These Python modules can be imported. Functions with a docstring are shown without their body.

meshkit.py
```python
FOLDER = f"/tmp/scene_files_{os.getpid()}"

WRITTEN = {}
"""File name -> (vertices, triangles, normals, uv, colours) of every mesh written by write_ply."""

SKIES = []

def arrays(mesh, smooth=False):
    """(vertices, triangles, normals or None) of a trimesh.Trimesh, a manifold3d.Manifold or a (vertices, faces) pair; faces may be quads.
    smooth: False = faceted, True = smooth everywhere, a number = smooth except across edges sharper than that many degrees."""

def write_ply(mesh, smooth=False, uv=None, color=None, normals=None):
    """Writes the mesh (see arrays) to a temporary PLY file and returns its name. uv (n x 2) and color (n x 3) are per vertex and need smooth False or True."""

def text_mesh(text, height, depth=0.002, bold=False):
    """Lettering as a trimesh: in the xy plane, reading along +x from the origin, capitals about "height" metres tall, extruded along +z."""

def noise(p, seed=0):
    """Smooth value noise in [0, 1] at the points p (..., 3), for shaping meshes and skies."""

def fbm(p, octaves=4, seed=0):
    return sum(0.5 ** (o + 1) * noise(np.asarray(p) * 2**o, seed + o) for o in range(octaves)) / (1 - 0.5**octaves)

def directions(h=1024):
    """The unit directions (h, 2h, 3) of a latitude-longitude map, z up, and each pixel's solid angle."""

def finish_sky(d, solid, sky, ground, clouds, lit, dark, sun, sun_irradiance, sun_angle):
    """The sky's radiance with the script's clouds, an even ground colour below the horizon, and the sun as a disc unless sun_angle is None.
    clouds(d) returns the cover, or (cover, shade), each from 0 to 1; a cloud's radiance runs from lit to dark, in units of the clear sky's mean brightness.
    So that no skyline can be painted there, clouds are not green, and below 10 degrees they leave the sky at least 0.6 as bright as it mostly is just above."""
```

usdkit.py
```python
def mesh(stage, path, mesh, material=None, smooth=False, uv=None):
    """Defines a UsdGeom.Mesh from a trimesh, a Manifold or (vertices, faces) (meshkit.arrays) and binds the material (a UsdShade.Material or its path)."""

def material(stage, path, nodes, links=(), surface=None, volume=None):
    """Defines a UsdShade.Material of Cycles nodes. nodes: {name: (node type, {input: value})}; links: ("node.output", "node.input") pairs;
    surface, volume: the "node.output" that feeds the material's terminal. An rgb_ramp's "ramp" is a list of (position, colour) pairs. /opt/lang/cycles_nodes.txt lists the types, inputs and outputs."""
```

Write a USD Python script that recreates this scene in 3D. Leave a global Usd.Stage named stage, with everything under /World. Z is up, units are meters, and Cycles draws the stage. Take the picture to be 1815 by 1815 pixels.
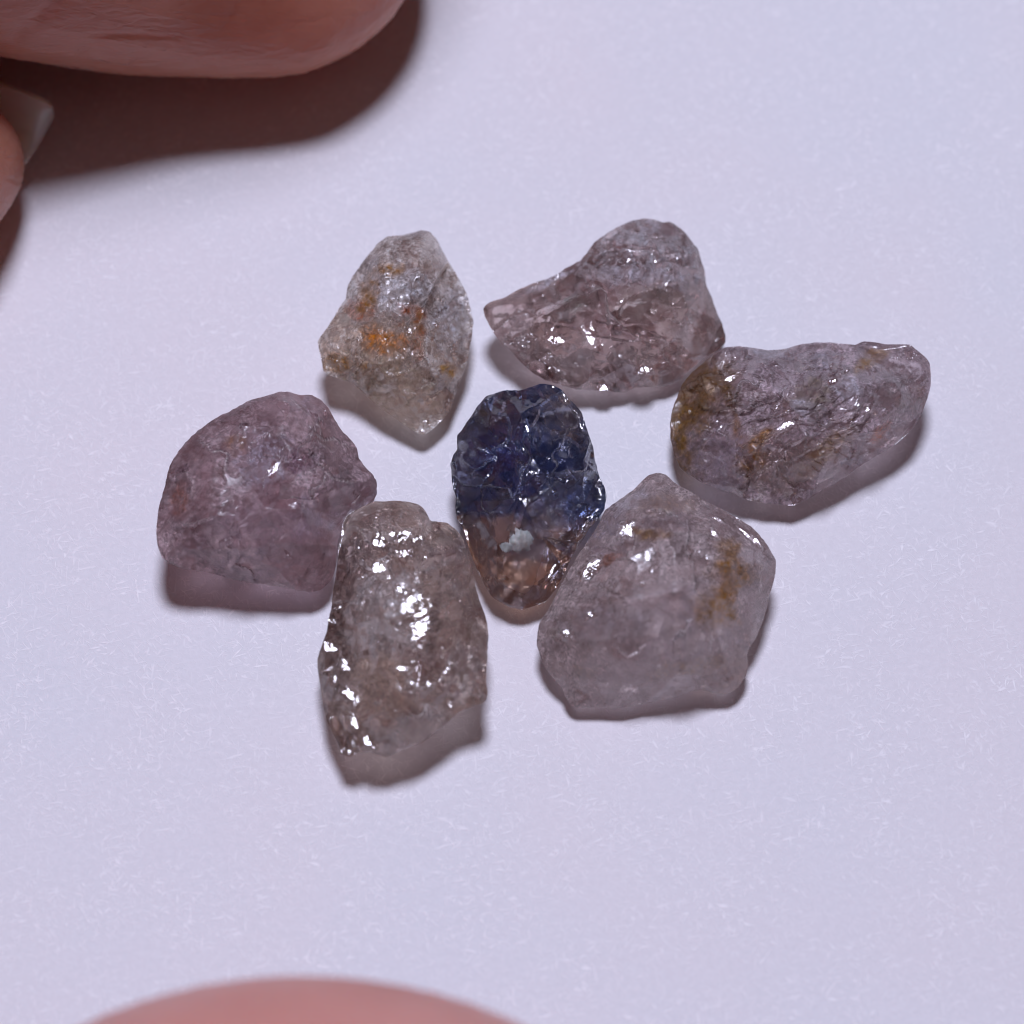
import math
import numpy as np
import trimesh
import manifold3d as m3
import meshkit
import usdkit
from scipy.interpolate import LinearNDInterpolator
from scipy.spatial import cKDTree
from pxr import Gf, Sdf, Usd, UsdGeom, UsdLux, UsdShade, Vt

stage = Usd.Stage.CreateInMemory()
UsdGeom.SetStageUpAxis(stage, 'Z')
UsdGeom.SetStageMetersPerUnit(stage, 1.0)
UsdGeom.Xform.Define(stage, '/World')
UsdGeom.Scope.Define(stage, '/World/Looks')

# ------------------------------------------------------------------ camera
PHOTO = 1815.0
ELEV = math.radians(62.0)          # the lens looks this far down
DIST, FRAME = 0.130, 0.0300        # metres to the stones, width of the sheet in view
EYE = np.array([0.0, -DIST * math.cos(ELEV), DIST * math.sin(ELEV)])
BACK = np.array([0.0, -math.cos(ELEV), math.sin(ELEV)])
UP = np.array([0.0, math.sin(ELEV), math.cos(ELEV)])
RIGHT = np.array([1.0, 0.0, 0.0])
PX = FRAME / PHOTO                 # metres per photo pixel at the stones

cam = UsdGeom.Camera.Define(stage, '/World/camera')
cam.AddTransformOp().Set(Gf.Matrix4d(*[float(x) for x in (*RIGHT, 0, *UP, 0, *BACK, 0, *EYE, 1)]))
cam.CreateHorizontalApertureAttr(36.0)
cam.CreateVerticalApertureAttr(36.0)
cam.CreateFocalLengthAttr(36.0 * DIST / FRAME)
cam.CreateClippingRangeAttr(Gf.Vec2f(0.005, 20.0))
cam.CreateFStopAttr(62.0)
cam.CreateFocusDistanceAttr(DIST - 0.0015)
cam.CreateExposureAttr(0.0)

# ------------------------------------------------------------------ lamps
def lamp_dir(elev, az):            # az from +y (away from the lens) towards +x
    e, a = math.radians(elev), math.radians(az)
    return np.array([math.cos(e) * math.sin(a), math.cos(e) * math.cos(a), math.sin(e)])

def aim(light, pos, target=(0, 0, 0)):
    z = np.asarray(pos, float) - np.asarray(target, float)
    z /= np.linalg.norm(z)
    x = np.cross([0, 1, 0] if abs(z[1]) < 0.9 else [1, 0, 0], z)
    x /= np.linalg.norm(x)
    y = np.cross(z, x)
    light.AddTransformOp().Set(Gf.Matrix4d(*[float(q) for q in (*x, 0, *y, 0, *z, 0, *pos, 1)]))

KEY_DIR = lamp_dir(78.0, 0.0)
key = UsdLux.DiskLight.Define(stage, '/World/desk_lamp')
key.CreateRadiusAttr(0.048)
key.CreateIntensityAttr(1.0)
key.CreateExposureAttr(0.0)
key.CreateColorAttr(Gf.Vec3f(0.88, 0.888, 1.12))
KEY_POWER = 68.0
key.CreateIntensityAttr(KEY_POWER)
aim(key, KEY_DIR * 0.42)
fill = UsdLux.RectLight.Define(stage, '/World/fill_light')  # added soft fill with no seen source, tinted to warm the shadows
fill.CreateWidthAttr(1.6)
fill.CreateHeightAttr(1.2)
fill.CreateIntensityAttr(0.12)
fill.CreateColorAttr(Gf.Vec3f(1.15, 0.70, 0.74))
aim(fill, (0.35, -0.1, 1.5))

# ------------------------------------------------------------------ helpers
def ray(px):
    px = np.asarray(px, float)
    x = (px[..., 0] - PHOTO / 2) * PX
    y = -(px[..., 1] - PHOTO / 2) * PX
    d = x[..., None] * RIGHT + y[..., None] * UP - DIST * BACK
    return d / np.linalg.norm(d, axis=-1, keepdims=True)

def at(px, z):                     # the point at height z that the photo pixel shows
    d = ray(px)
    k = (np.asarray(z) - EYE[2]) / d[..., 2]
    return EYE + d * k[..., None]

taken = {}
def numbered(parent, name):
    n = taken.get((parent, name), 0)
    taken[(parent, name)] = n + 1
    return f'{parent}/{name}' + (f'_{n:03d}' if n else '')

def tag(prim, label=None, cat=None, group=None, kind=None):
    for k, v in (('label', label), ('category', cat), ('group', group), ('kind', kind)):
        if v:
            prim.SetCustomDataByKey(k, v)

def thing(name, label, cat, group=None, loc=(0, 0, 0)):
    x = UsdGeom.Xform.Define(stage, numbered('/World', name))
    x.AddTranslateOp().Set(Gf.Vec3d(*map(float, loc)))
    tag(x.GetPrim(), label, cat, group)
    return x

def part(name, mesh, mat, parent='/World', smooth=True, label=None, primvars=None):
    parent = parent if isinstance(parent, str) else str(parent.GetPath())
    m = usdkit.mesh(stage, numbered(parent, name), mesh, mat, smooth=smooth)
    for k, v in (primvars or {}).items():
        v = np.asarray(v, np.float32)
        api = UsdGeom.PrimvarsAPI(m)
        if v.ndim == 2:
            api.CreatePrimvar(k, Sdf.ValueTypeNames.Color3fArray, 'vertex').Set(Vt.Vec3fArray.FromNumpy(v))
        else:
            api.CreatePrimvar(k, Sdf.ValueTypeNames.FloatArray, 'vertex').Set(Vt.FloatArray.FromNumpy(v))
    if label:
        m.GetPrim().SetCustomDataByKey('label', label)
    return m

def look(name, *a, **k):
    return usdkit.material(stage, '/World/Looks/' + name, *a, **k)

def noise2(p, scale, seed=0, octaves=3):    # in [-1, 1] over pixel positions
    q = np.concatenate([np.asarray(p, float) / scale, np.full((*p.shape[:-1], 1), 0.37 + seed * 3.1)], -1)
    return meshkit.fbm(q, octaves, seed) * 2 - 1

def smoothstep(a, b, x):
    t = np.clip((x - a) / (b - a), 0, 1)
    return t * t * (3 - 2 * t)

# ------------------------------------------------------------------ materials
def paper_look():
    nodes = {'geo': ('geometry', {}), 'p': ('principled_bsdf', {'roughness': 0.75, 'specular_ior_level': 0.25})}
    links = []
    base = None
    # long thin fibres at several bearings: stretched noise, thresholded
    for i, (ang, sx, sy, lo, hi) in enumerate([(0.25, 2200, 11000, .60, .74), (0.95, 2700, 12000, .61, .75), (1.6, 2300, 11000, .61, .75), (2.2, 2800, 12000, .60, .75), (2.85, 3000, 8000, .61, .76)]):
        nodes[f'm{i}'] = ('mapping', {'mapping_type': 'texture', 'rotation': (0, 0, ang), 'scale': (1 / sx, 1 / sy, .001), 'location': (i * .073, i * .031, 0)})
        nodes[f'n{i}'] = ('noise_texture', {'scale': 1.0, 'detail': 1.5, 'roughness': 0.5, 'distortion': 0.6})
        nodes[f'r{i}'] = ('map_range', {'from_min': lo, 'from_max': hi, 'clamp': True})
        links += [('geo.position', f'm{i}.vector'), (f'm{i}.vector', f'n{i}.vector'), (f'n{i}.fac', f'r{i}.value')]
        if base:
            nodes[f'a{i}'] = ('math', {'math_type': 'maximum'})
            links += [(base, f'a{i}.value1'), (f'r{i}.result', f'a{i}.value2')]
            base = f'a{i}.value'
        else:
            base = f'r{i}.result'
    nodes['patch'] = ('noise_texture', {'scale': 520.0, 'detail': 3.0})
    nodes['patchr'] = ('map_range', {'from_min': .32, 'from_max': .60, 'to_min': .15, 'clamp': True})
    nodes['fibre'] = ('math', {'math_type': 'multiply'})
    nodes['fine'] = ('noise_texture', {'scale': 5200.0, 'detail': 3.0, 'roughness': .6})
    nodes['tone'] = ('rgb_ramp', {'ramp': [(0.25, (.715, .71, .725)), (0.75, (.765, .76, .775))]})
    nodes['hue'] = ('noise_texture', {'scale': 95.0, 'detail': 2.0})
    nodes['huer'] = ('rgb_ramp', {'ramp': [(0.35, (.965, .98, 1.0)), (0.65, (1.0, .975, .985))]})
    nodes['tint'] = ('mix', {'mix_type': 'multiply', 'fac': 1.0})
    nodes['mixf'] = ('mix', {'color2': (.905, .895, .915)})
    nodes['half'] = ('math', {'math_type': 'multiply', 'value2': .85})
    nodes['hsum'] = ('math', {'math_type': 'multiply_add', 'value2': .8})
    nodes['bump'] = ('bump', {'strength': .5, 'distance': .00003})
    links += [('geo.position', 'patch.vector'), ('patch.fac', 'patchr.value'), (base, 'fibre.value1'), ('patchr.result', 'fibre.value2'),
              ('geo.position', 'fine.vector'), ('fine.fac', 'tone.fac'), ('geo.position', 'hue.vector'), ('hue.fac', 'huer.fac'),
              ('tone.color', 'tint.color1'), ('huer.color', 'tint.color2'), ('tint.color', 'mixf.color1'), ('fibre.value', 'half.value1'), ('half.value', 'mixf.fac'),
              ('mixf.color', 'p.base_color'), ('fibre.value', 'hsum.value1'), ('fine.fac', 'hsum.value3'), ('hsum.value', 'bump.height'), ('bump.normal', 'p.normal')]
    return look('paper', nodes, links, surface='p.BSDF')

def gem_look(name, ior=1.74, bump=.2, grain=5200.0):
    """Clear crystal mixed with a cloudy body; colour, cloud and polish vary over the stone as mesh attributes."""
    nodes = {
        'geo': ('geometry', {}),
        'tint': ('attribute', {'attribute': 'tint'}), 'body': ('attribute', {'attribute': 'body'}),
        'milk': ('attribute', {'attribute': 'milk'}), 'rough': ('attribute', {'attribute': 'rough'}),
        'fine': ('noise_texture', {'scale': grain, 'detail': 4.0, 'roughness': .6, 'distortion': 1.2}),
        'bump': ('bump', {'strength': bump, 'distance': .00002}),
        'glass': ('principled_bsdf', {'transmission_weight': 1.0, 'ior': ior}),
        'skin': ('principled_bsdf', {'ior': ior, 'roughness': .3}),
        'through': ('translucent_bsdf', {}),
        'cloud': ('mix_closure', {'fac': .5}),
        'vein': ('noise_texture', {'scale': grain * .25, 'detail': 6.0, 'roughness': .65, 'distortion': 2.0}),
        'veinr': ('map_range', {'from_min': .36, 'from_max': .64, 'to_min': .25, 'to_max': 1.6, 'clamp': True}),
        'speck': ('noise_texture', {'scale': grain * 1.1, 'detail': 4.0, 'roughness': .65, 'distortion': 1.5}),
        'speckr': ('rgb_ramp', {'ramp': [(.33, (.42, .40, .39)), (.5, (.97, .97, .97)), (.67, (1.6, 1.6, 1.62))]}),
        'bodyv': ('mix', {'mix_type': 'multiply', 'fac': 1.0, 'use_clamp': True}),
        'speckm': ('map_range', {'from_min': .35, 'from_max': .65, 'to_min': .6, 'to_max': 1.4, 'clamp': True}),
        'milk1': ('math', {'math_type': 'multiply'}),
        'milk2': ('math', {'math_type': 'multiply', 'use_clamp': True}),
        'all': ('mix_closure', {}),
        'thru': ('attribute', {'attribute': 'thru'}),
        'window': ('transparent_bsdf', {}),
        'gem': ('mix_closure', {}),
    }
    links = [('geo.position', 'fine.vector'), ('fine.fac', 'bump.height'), ('bump.normal', 'glass.normal'), ('bump.normal', 'skin.normal'),
             ('tint.color', 'glass.base_color'), ('geo.position', 'speck.vector'), ('speck.fac', 'speckr.fac'), ('speck.fac', 'speckm.value'), ('body.color', 'bodyv.color1'), ('speckr.color', 'bodyv.color2'), ('bodyv.color', 'skin.base_color'), ('bodyv.color', 'through.color'), ('rough.fac', 'glass.roughness'),
             ('rough.fac', 'skin.roughness'), ('skin.BSDF', 'cloud.closure1'), ('through.BSDF', 'cloud.closure2'), ('geo.position', 'vein.vector'),
             ('vein.fac', 'veinr.value'), ('milk.fac', 'milk1.value1'), ('speckm.result', 'milk1.value2'), ('milk1.value', 'milk2.value1'), ('veinr.result', 'milk2.value2'), ('milk2.value', 'all.fac'),
             ('glass.BSDF', 'all.closure1'), ('cloud.closure', 'all.closure2'),
             ('tint.color', 'window.color'), ('thru.fac', 'gem.fac'), ('all.closure', 'gem.closure1'), ('window.BSDF', 'gem.closure2')]
    return look(name, nodes, links, surface='gem.closure')

def skin_look(name, light, deep, rough=.42):
    nodes = {
        'geo': ('geometry', {}),
        'mott': ('noise_texture', {'scale': 260.0, 'detail': 4.0, 'roughness': .6}),
        'ramp': ('rgb_ramp', {'ramp': [(.3, deep), (.7, light)]}),
        'map': ('mapping', {'rotation': (0, 0, .12), 'scale': (500, 3600, 2600)}),
        'line': ('noise_texture', {'scale': 1.0, 'detail': 3.0, 'roughness': .55, 'distortion': .8}),
        'pore': ('voronoi_texture', {'scale': 3300.0, 'feature': 'distance_to_edge'}),
        'sum': ('math', {'math_type': 'multiply_add', 'value2': .35}),
        'bump': ('bump', {'strength': .5, 'distance': .00009}),
        'p': ('principled_bsdf', {'roughness': rough, 'subsurface_weight': .55, 'subsurface_scale': .0012, 'subsurface_radius': (1.0, .32, .18), 'specular_ior_level': .4}),
    }
    links = [('geo.position', 'mott.vector'), ('mott.fac', 'ramp.fac'), ('ramp.color', 'p.base_color'), ('geo.position', 'map.vector'), ('map.vector', 'line.vector'),
             ('geo.position', 'pore.vector'), ('pore.distance', 'sum.value1'), ('line.fac', 'sum.value3'), ('sum.value', 'bump.height'), ('bump.normal', 'p.normal')]
    return look(name, nodes, links, surface='p.BSDF')

PAPER = paper_look()
GEM = gem_look('rough_gem')
CLEAR = gem_look('glassy_gem', bump=.08)
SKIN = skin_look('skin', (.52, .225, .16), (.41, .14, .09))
SKIN2 = skin_look('skin_lit', (.61, .305, .26), (.55, .255, .215))  # paler copy of the skin, with the brighter light put into its colour
CRUST = look('white_crust', {'geo': ('geometry', {}), 'n': ('noise_texture', {'scale': 6500.0, 'detail': 4.0}), 'r': ('rgb_ramp', {'ramp': [(.3, (.30, .29, .28)), (.65, (.56, .54, .52))]}), 'p': ('principled_bsdf', {'roughness': .6, 'subsurface_weight': .3, 'subsurface_scale': .0002})}, [('geo.position', 'n.vector'), ('n.fac', 'r.fac'), ('r.color', 'p.base_color')], surface='p.BSDF')
NAIL = look('nail_plate', {'p': ('principled_bsdf', {'base_color': (.93, .78, .66), 'roughness': .3, 'subsurface_weight': .4, 'subsurface_scale': .0008}),
                           't': ('translucent_bsdf', {'color': (.92, .78, .68)}), 'm': ('mix_closure', {'fac': .5})},
            [('p.BSDF', 'm.closure1'), ('t.BSDF', 'm.closure2')], surface='m.closure')

# ------------------------------------------------------------------ the sheet of paper
def sheet():
    xs = np.linspace(-.16, .16, 81)
    ys = np.linspace(-.12, .20, 81)
    X, Y = np.meshgrid(xs, ys, indexing='ij')
    v = np.stack([X.ravel(), Y.ravel(), np.zeros(X.size)], 1)
    i = np.arange(80)[:, None] * 81 + np.arange(80)
    q = np.stack([i, i + 81, i + 82, i + 1], -1).reshape(-1, 4)
    return v, q
p = part('paper_sheet', sheet(), PAPER)
tag(p.GetPrim(), 'white lavender-tinted fibrous paper sheet under all the stones', kind='structure')

# ------------------------------------------------------------------ rough stones
def stone_mesh(spec, N=420, K=96, KB=56):
    rng = np.random.default_rng(spec['seed'])
    org, zoom = np.array(spec['org'], float), spec['zoom']
    out = np.array(spec['outline'], float) / zoom + org
    ctrl = np.array(spec['relief'], float)
    cp, ch = ctrl[:, :2] / zoom + org, ctrl[:, 2] * spec.get('gain', 1.15)
    # centre and rim radius by bearing
    nxt = np.roll(out, -1, 0)
    area2 = out[:, 0] * nxt[:, 1] - out[:, 1] * nxt[:, 0]
    c = ((out + np.roll(out, -1, 0)) * area2[:, None]).sum(0) / (3 * area2.sum())
    c = np.array(spec['centre'], float) / zoom + org if 'centre' in spec else c
    phi = np.arange(N) * 2 * np.pi / N
    d = np.stack([np.cos(phi), np.sin(phi)], 1)
    A, B = out - c, np.roll(out, -1, 0) - c
    e = B - A
    R = np.zeros(N)
    for i in range(N):
        den = d[i, 0] * e[:, 1] - d[i, 1] * e[:, 0]
        den = np.where(np.abs(den) < 1e-9, 1e-9, den)
        t = (A[:, 0] * e[:, 1] - A[:, 1] * e[:, 0]) / den
        s = (A[:, 0] * d[i, 1] - A[:, 1] * d[i, 0]) / den
        ok = (t > 0) & (s >= -1e-6) & (s <= 1 + 1e-6)
        R[i] = t[ok].max()
    k = np.array([.25, .5, .25])
    for _ in range(spec.get('round', 1)):
        R = np.convolve(np.r_[R[-1], R, R[0]], k, 'valid')
    rim = c + d * R[:, None]
    chip = spec.get('chip', 1.6)
    R = R + chip * noise2(rim, 22, spec['seed'], 3) + chip * .6 * noise2(rim, 7, spec['seed'] + 5, 2)
    rim = c + d * R[:, None]
    v0, v1 = rim[:, 1].min(), rim[:, 1].max()
    zb, zt, zx = spec['z']
    u0, u1 = rim[:, 0].min(), rim[:, 0].max()
    def zrim(p):
        w = (v1 - p[..., 1]) / (v1 - v0)
        return np.maximum(8, zb + (zt - zb) * w + zx * ((p[..., 0] - u0) / (u1 - u0) - .5) + spec.get('zwave', 8) * noise2(p, 140, spec['seed'] + 9, 2)) * PX
    warp = lambda p: p + np.stack([noise2(p, 26, spec['seed'] + 1, 3), noise2(p, 26, spec['seed'] + 2, 3)], -1) * spec.get('warp', 3.5)
    lin = LinearNDInterpolator(np.vstack([cp, rim[::6]]), np.r_[ch, np.zeros(len(rim[::6]))], fill_value=0.0)

    # chipped facets: small flat cells, each tipped its own way
    last = []
    def cells(p, size, amp, seed):
        r = np.random.default_rng(seed)
        lo, hi = rim.min(0) - 20, rim.max(0) + 20
        n = int(np.prod((hi - lo) / size))
        s = lo + r.random((n, 2)) * (hi - lo)
        tilt, off = r.normal(size=(n, 2)) * amp / size * 2.3, r.normal(size=n) * amp * .25
        dist, idx = cKDTree(s).query(p, k=6)     # scoops that meet along sharp ridges
        q = p[:, None] - s[idx]
        h = spec.get('scoop', .55) * amp * 3.2 / size ** 2 * dist ** 2 + (q * tilt[idx]).sum(2) + off[idx]
        last.append((idx[np.arange(len(p)), h.argmin(1)], n))
        return h.min(1) - amp * .25

    faces_ = []
    def front(p, t):
        h = lin(warp(p)) + spec.get('edge', 14) * np.sqrt(np.maximum(0, 1 - t * t))
        rough = spec.get('rough_map')
        m = np.ones(len(p)) * spec.get('m0', 1.0)
        if rough:
            m = m * .3
            for (x, y, rx, ry, g) in rough:
                q = (p - (np.array([x, y]) / zoom + org)) / np.array([rx, ry]) * zoom
                m = np.maximum(m, g * smoothstep(1.25, .6, np.hypot(q[:, 0], q[:, 1]) + .3 * noise2(p, 30, 3)))
        fade = 1 - t ** 8
        wp = p + np.stack([noise2(p, 18, 31), noise2(p, 18, 32)], -1) * 2
        sd = spec['seed']
        h = h + fade * (cells(wp, spec.get('cell', 74), spec.get('facet', 7.0) * 1.5, sd + 50) + (.35 + .65 * m) * cells(wp, spec.get('cell2', 31), spec.get('facet2', 3.2) * 1.25, sd + 51)
                        + m * cells(wp, 14, spec.get('facet2', 3.2) * .45, sd + 52)
                        + m * .6 * spec.get('ridge', 1.4) * (1 - 2 * np.abs(noise2(wp, 34, sd + 60, 3))) + (m - .3) * spec.get('grain', .6) * noise2(p, 7, sd + 61, 3))
        faces_[:] = last[:3]
        for (ang, w, amp, x, y, rx, ry) in spec.get('steps', []):
            ca, sa = math.cos(math.radians(ang)), math.sin(math.radians(ang))
            q = (p - (np.array([x, y]) / zoom + org)) * zoom
            mk = smoothstep(1.3, .7, np.hypot(q[:, 0] / rx, q[:, 1] / ry) + .3 * noise2(p, 30, 4))
            ph = (p[:, 0] * ca + p[:, 1] * sa) / w + 1.1 * noise2(p, 60, sd + 8, 3)
            h = h + fade * mk * amp * (ph - np.floor(ph) - .5) * (1 + .6 * noise2(p, 25, sd + 9))
        for (x, y, rx, ry, *ang) in spec.get('glints', []):
            g = np.array([x, y]) / zoom + org
            a_ = math.radians(ang[0] if ang else (x * 7.0 + y * 3.0) % 180)
            if not ang:
                rx, ry = max(rx, ry) * 1.3, max(min(rx, ry) * .72, 7)
            q = (p - g) * zoom / spec.get('gscale', 1.0)
            q = np.stack([(q[:, 0] * math.cos(a_) + q[:, 1] * math.sin(a_)) / rx, (-q[:, 0] * math.sin(a_) + q[:, 1] * math.cos(a_)) / ry], 1)
            dd = np.abs(q[:, 0]) * .55 + np.abs(q[:, 1]) * .55 + .4 * np.hypot(q[:, 0], q[:, 1]) + .6 * noise2(p, 11, int(x) % 89, 4) + .6 * noise2(p, 5, int(y) % 83, 2)
            m_ = smoothstep(1.3, 1.1, dd)
            near = dd < 1.35
            if not near.any():
                continue
            base = at(p, zrim(p))
            r_ = ray(p)
            i0 = np.argmin(((p - g) ** 2).sum(1))
            o = base[i0] - r_[i0] * h[i0] * PX
            nrm = KEY_DIR * .42 - o
            nrm = nrm / np.linalg.norm(nrm) - r_[i0]
            nrm = nrm / np.linalg.norm(nrm)
            k_ = ((o - EYE) @ nrm) / (r_ @ nrm)
            hp = np.clip((np.linalg.norm(base - EYE, axis=1) - k_) / PX, h - 14, h + 14)
            hp = hp + spec.get('crinkle', .3) * cells(p, 7, 1.0, int(x) + int(y))
            h = np.where(near, h + (hp - h) * m_, h)
        return h

    T = np.sin(np.pi / 2 * np.arange(1, K + 1) / K)
    TB = np.sin(np.pi / 2 * np.arange(1, KB) / KB)
    P = [c[None]] + [c + d * (R * t)[:, None] for t in T]
    tt = np.concatenate([[0.0]] + [np.full(N, t) for t in T])
    P = np.vstack(P)
    base = at(P, zrim(P))
    hf = front(P, tt)
    V = base - ray(P) * (hf * PX)[:, None]
    PB = np.vstack([c[None]] + [c + d * (R * t)[:, None] for t in TB])
    tb = np.concatenate([[0.0]] + [np.full(N, t) for t in TB])
    baseb = at(PB, zrim(PB))
    hb = spec.get('back', 110) * (1 - tb ** 2) ** .5 * (1 + .12 * noise2(PB, 90, spec['seed'] + 70)) + (1 - tb ** 6) * (cells(PB, 60, 20, spec['seed'] + 71) + 2 * noise2(PB, 14, spec['seed'] + 72))
    hb = np.maximum(hb, 3 * (1 - tb ** 6))
    VB = baseb + ray(PB) * (hb * PX)[:, None]
    floor = at(PB, 2.5e-5 + 0 * tb)
    VB = np.where((VB[:, 2] < 2.5e-5)[:, None], floor, VB)
    V[:, 2] = np.maximum(V[:, 2], 3.2e-5)
    nF = len(V)
    f = []
    j = np.arange(N); jn = (j + 1) % N
    f.append(np.stack([np.zeros(N, int), 1 + jn, 1 + j], 1))
    for k_ in range(K - 1):
        a, b = 1 + k_ * N, 1 + (k_ + 1) * N
        f += [np.stack([a + j, a + jn, b + j], 1), np.stack([a + jn, b + jn, b + j], 1)]
    f.append(np.stack([np.full(N, nF), nF + 1 + j, nF + 1 + jn], 1))
    ring = lambda k_: nF + 1 + k_ * N if k_ < KB - 1 else 1 + (K - 1) * N
    for k_ in range(KB - 1):
        a, b = ring(k_), ring(k_ + 1)
        f += [np.stack([a + j, b + j, a + jn], 1), np.stack([a + jn, b + j, b + jn], 1)]
    F = np.vstack(f)
    allP, isf = np.vstack([P, PB]), np.r_[np.ones(nF), np.zeros(len(PB))]
    allV = np.vstack([V, VB])
    # orientation: outward
    tm = trimesh.Trimesh(allV * 1000, F, process=False)
    if tm.volume < 0:
        F = F[:, ::-1]
    # surface colouring
    n = len(allP)
    tint = np.tile(np.array(spec['tint'], float), (n, 1))
    body = np.tile(np.array(spec['body'], float), (n, 1))
    milk = np.full(n, spec['milk'], float) * np.where(isf > 0, 1, .6)
    rough = np.full(n, spec['rough'], float)
    blot = noise2(allP, 60, spec['seed'] + 80, 4)
    G = V[1:].reshape(K, N, 3)
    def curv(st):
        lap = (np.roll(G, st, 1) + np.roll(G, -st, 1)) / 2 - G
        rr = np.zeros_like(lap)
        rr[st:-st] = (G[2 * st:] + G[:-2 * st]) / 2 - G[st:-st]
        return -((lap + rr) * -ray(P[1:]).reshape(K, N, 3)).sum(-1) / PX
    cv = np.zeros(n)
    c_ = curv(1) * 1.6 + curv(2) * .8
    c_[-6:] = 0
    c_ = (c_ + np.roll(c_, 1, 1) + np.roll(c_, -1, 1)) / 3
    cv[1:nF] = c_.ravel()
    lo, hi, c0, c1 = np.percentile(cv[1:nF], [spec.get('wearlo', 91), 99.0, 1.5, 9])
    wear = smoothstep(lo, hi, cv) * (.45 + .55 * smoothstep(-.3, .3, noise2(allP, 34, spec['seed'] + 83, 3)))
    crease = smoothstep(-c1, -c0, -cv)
    fr = []
    for ids, m_ in faces_:                    # every broken face has its own polish, cloudiness and painted refraction tone
        r_ = np.full(n, .5)
        r_[:nF] = np.random.default_rng(spec['seed'] + 7 + len(fr)).random(m_)[ids]
        fr.append(r_)
    aw = allP + np.stack([noise2(allP, 40, spec['seed'] + 90, 4), noise2(allP, 40, spec['seed'] + 91, 4)], -1) * 22
    mott = spec.get('mott', .95)
    dark = smoothstep(.02, .42, noise2(aw, 44, spec['seed'] + 92, 5)) * .7 + smoothstep(.1, .5, noise2(aw, 15, spec['seed'] + 93, 4)) * .6
    dark = np.clip(dark, 0, 1) * mott
    haze_ = smoothstep(.0, .4, noise2(aw, 70, spec['seed'] + 94, 3))
    wisp = smoothstep(.80, .97, 1 - np.abs(noise2(aw * np.array([1, .7]), 36, spec['seed'] + 95, 4)) * 1.9) * haze_
    wisp = np.maximum(wisp, smoothstep(.35, .6, noise2(aw, 8, spec['seed'] + 96, 3)) * smoothstep(-.1, .3, noise2(allP, 50, spec['seed'] + 97, 3)) * .8)
    fs = spec.get('faces', 1.0)
    milk = milk * (1 + fs * (1.1 * fr[0] - .55 + .7 * fr[1] - .35))
    rough = rough + fs * np.where(isf > 0, .22 * fr[1] ** 2 + .12 * fr[0] - .08, 0)
    body *= (1 + fs * (.7 * fr[0] - .35 + .5 * fr[1] - .25))[:, None]
    tint *= 1 - fs * isf[:, None] * (smoothstep(.55, .75, fr[0]) * spec.get('warm', .7))[:, None] * np.array([.02, .10, .19])
    tint *= (1 - fs * np.clip(.34 * fr[1] - .08 + .16 * fr[2], 0, 1) * isf)[:, None]
    tint *= np.exp(-dark[:, None] * np.array([.75, 1.05, 1.05]))
    body *= (1 - .62 * dark)[:, None]
    tint *= (1 + .10 * blot)[:, None]
    body *= (1 + .22 * blot)[:, None]
    rough = np.clip(rough + .12 * noise2(allP, 45, spec['seed'] + 81, 3), .02, .8)
    body = body + (np.array(spec.get('wearcol', (.74, .69, .67))) - body) * (wear * .9)[:, None]
    milk = milk + (spec.get('wearmilk', .75) - milk) * wear
    rough = rough + (.45 - rough) * wear
    wisp = wisp * spec.get('wisp', .8)
    body = body + (np.array(spec.get('wearcol', (.74, .69, .67))) - body) * (wisp * .8)[:, None]
    milk = milk + (spec.get('wearmilk', .62) - milk) * wisp
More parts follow.
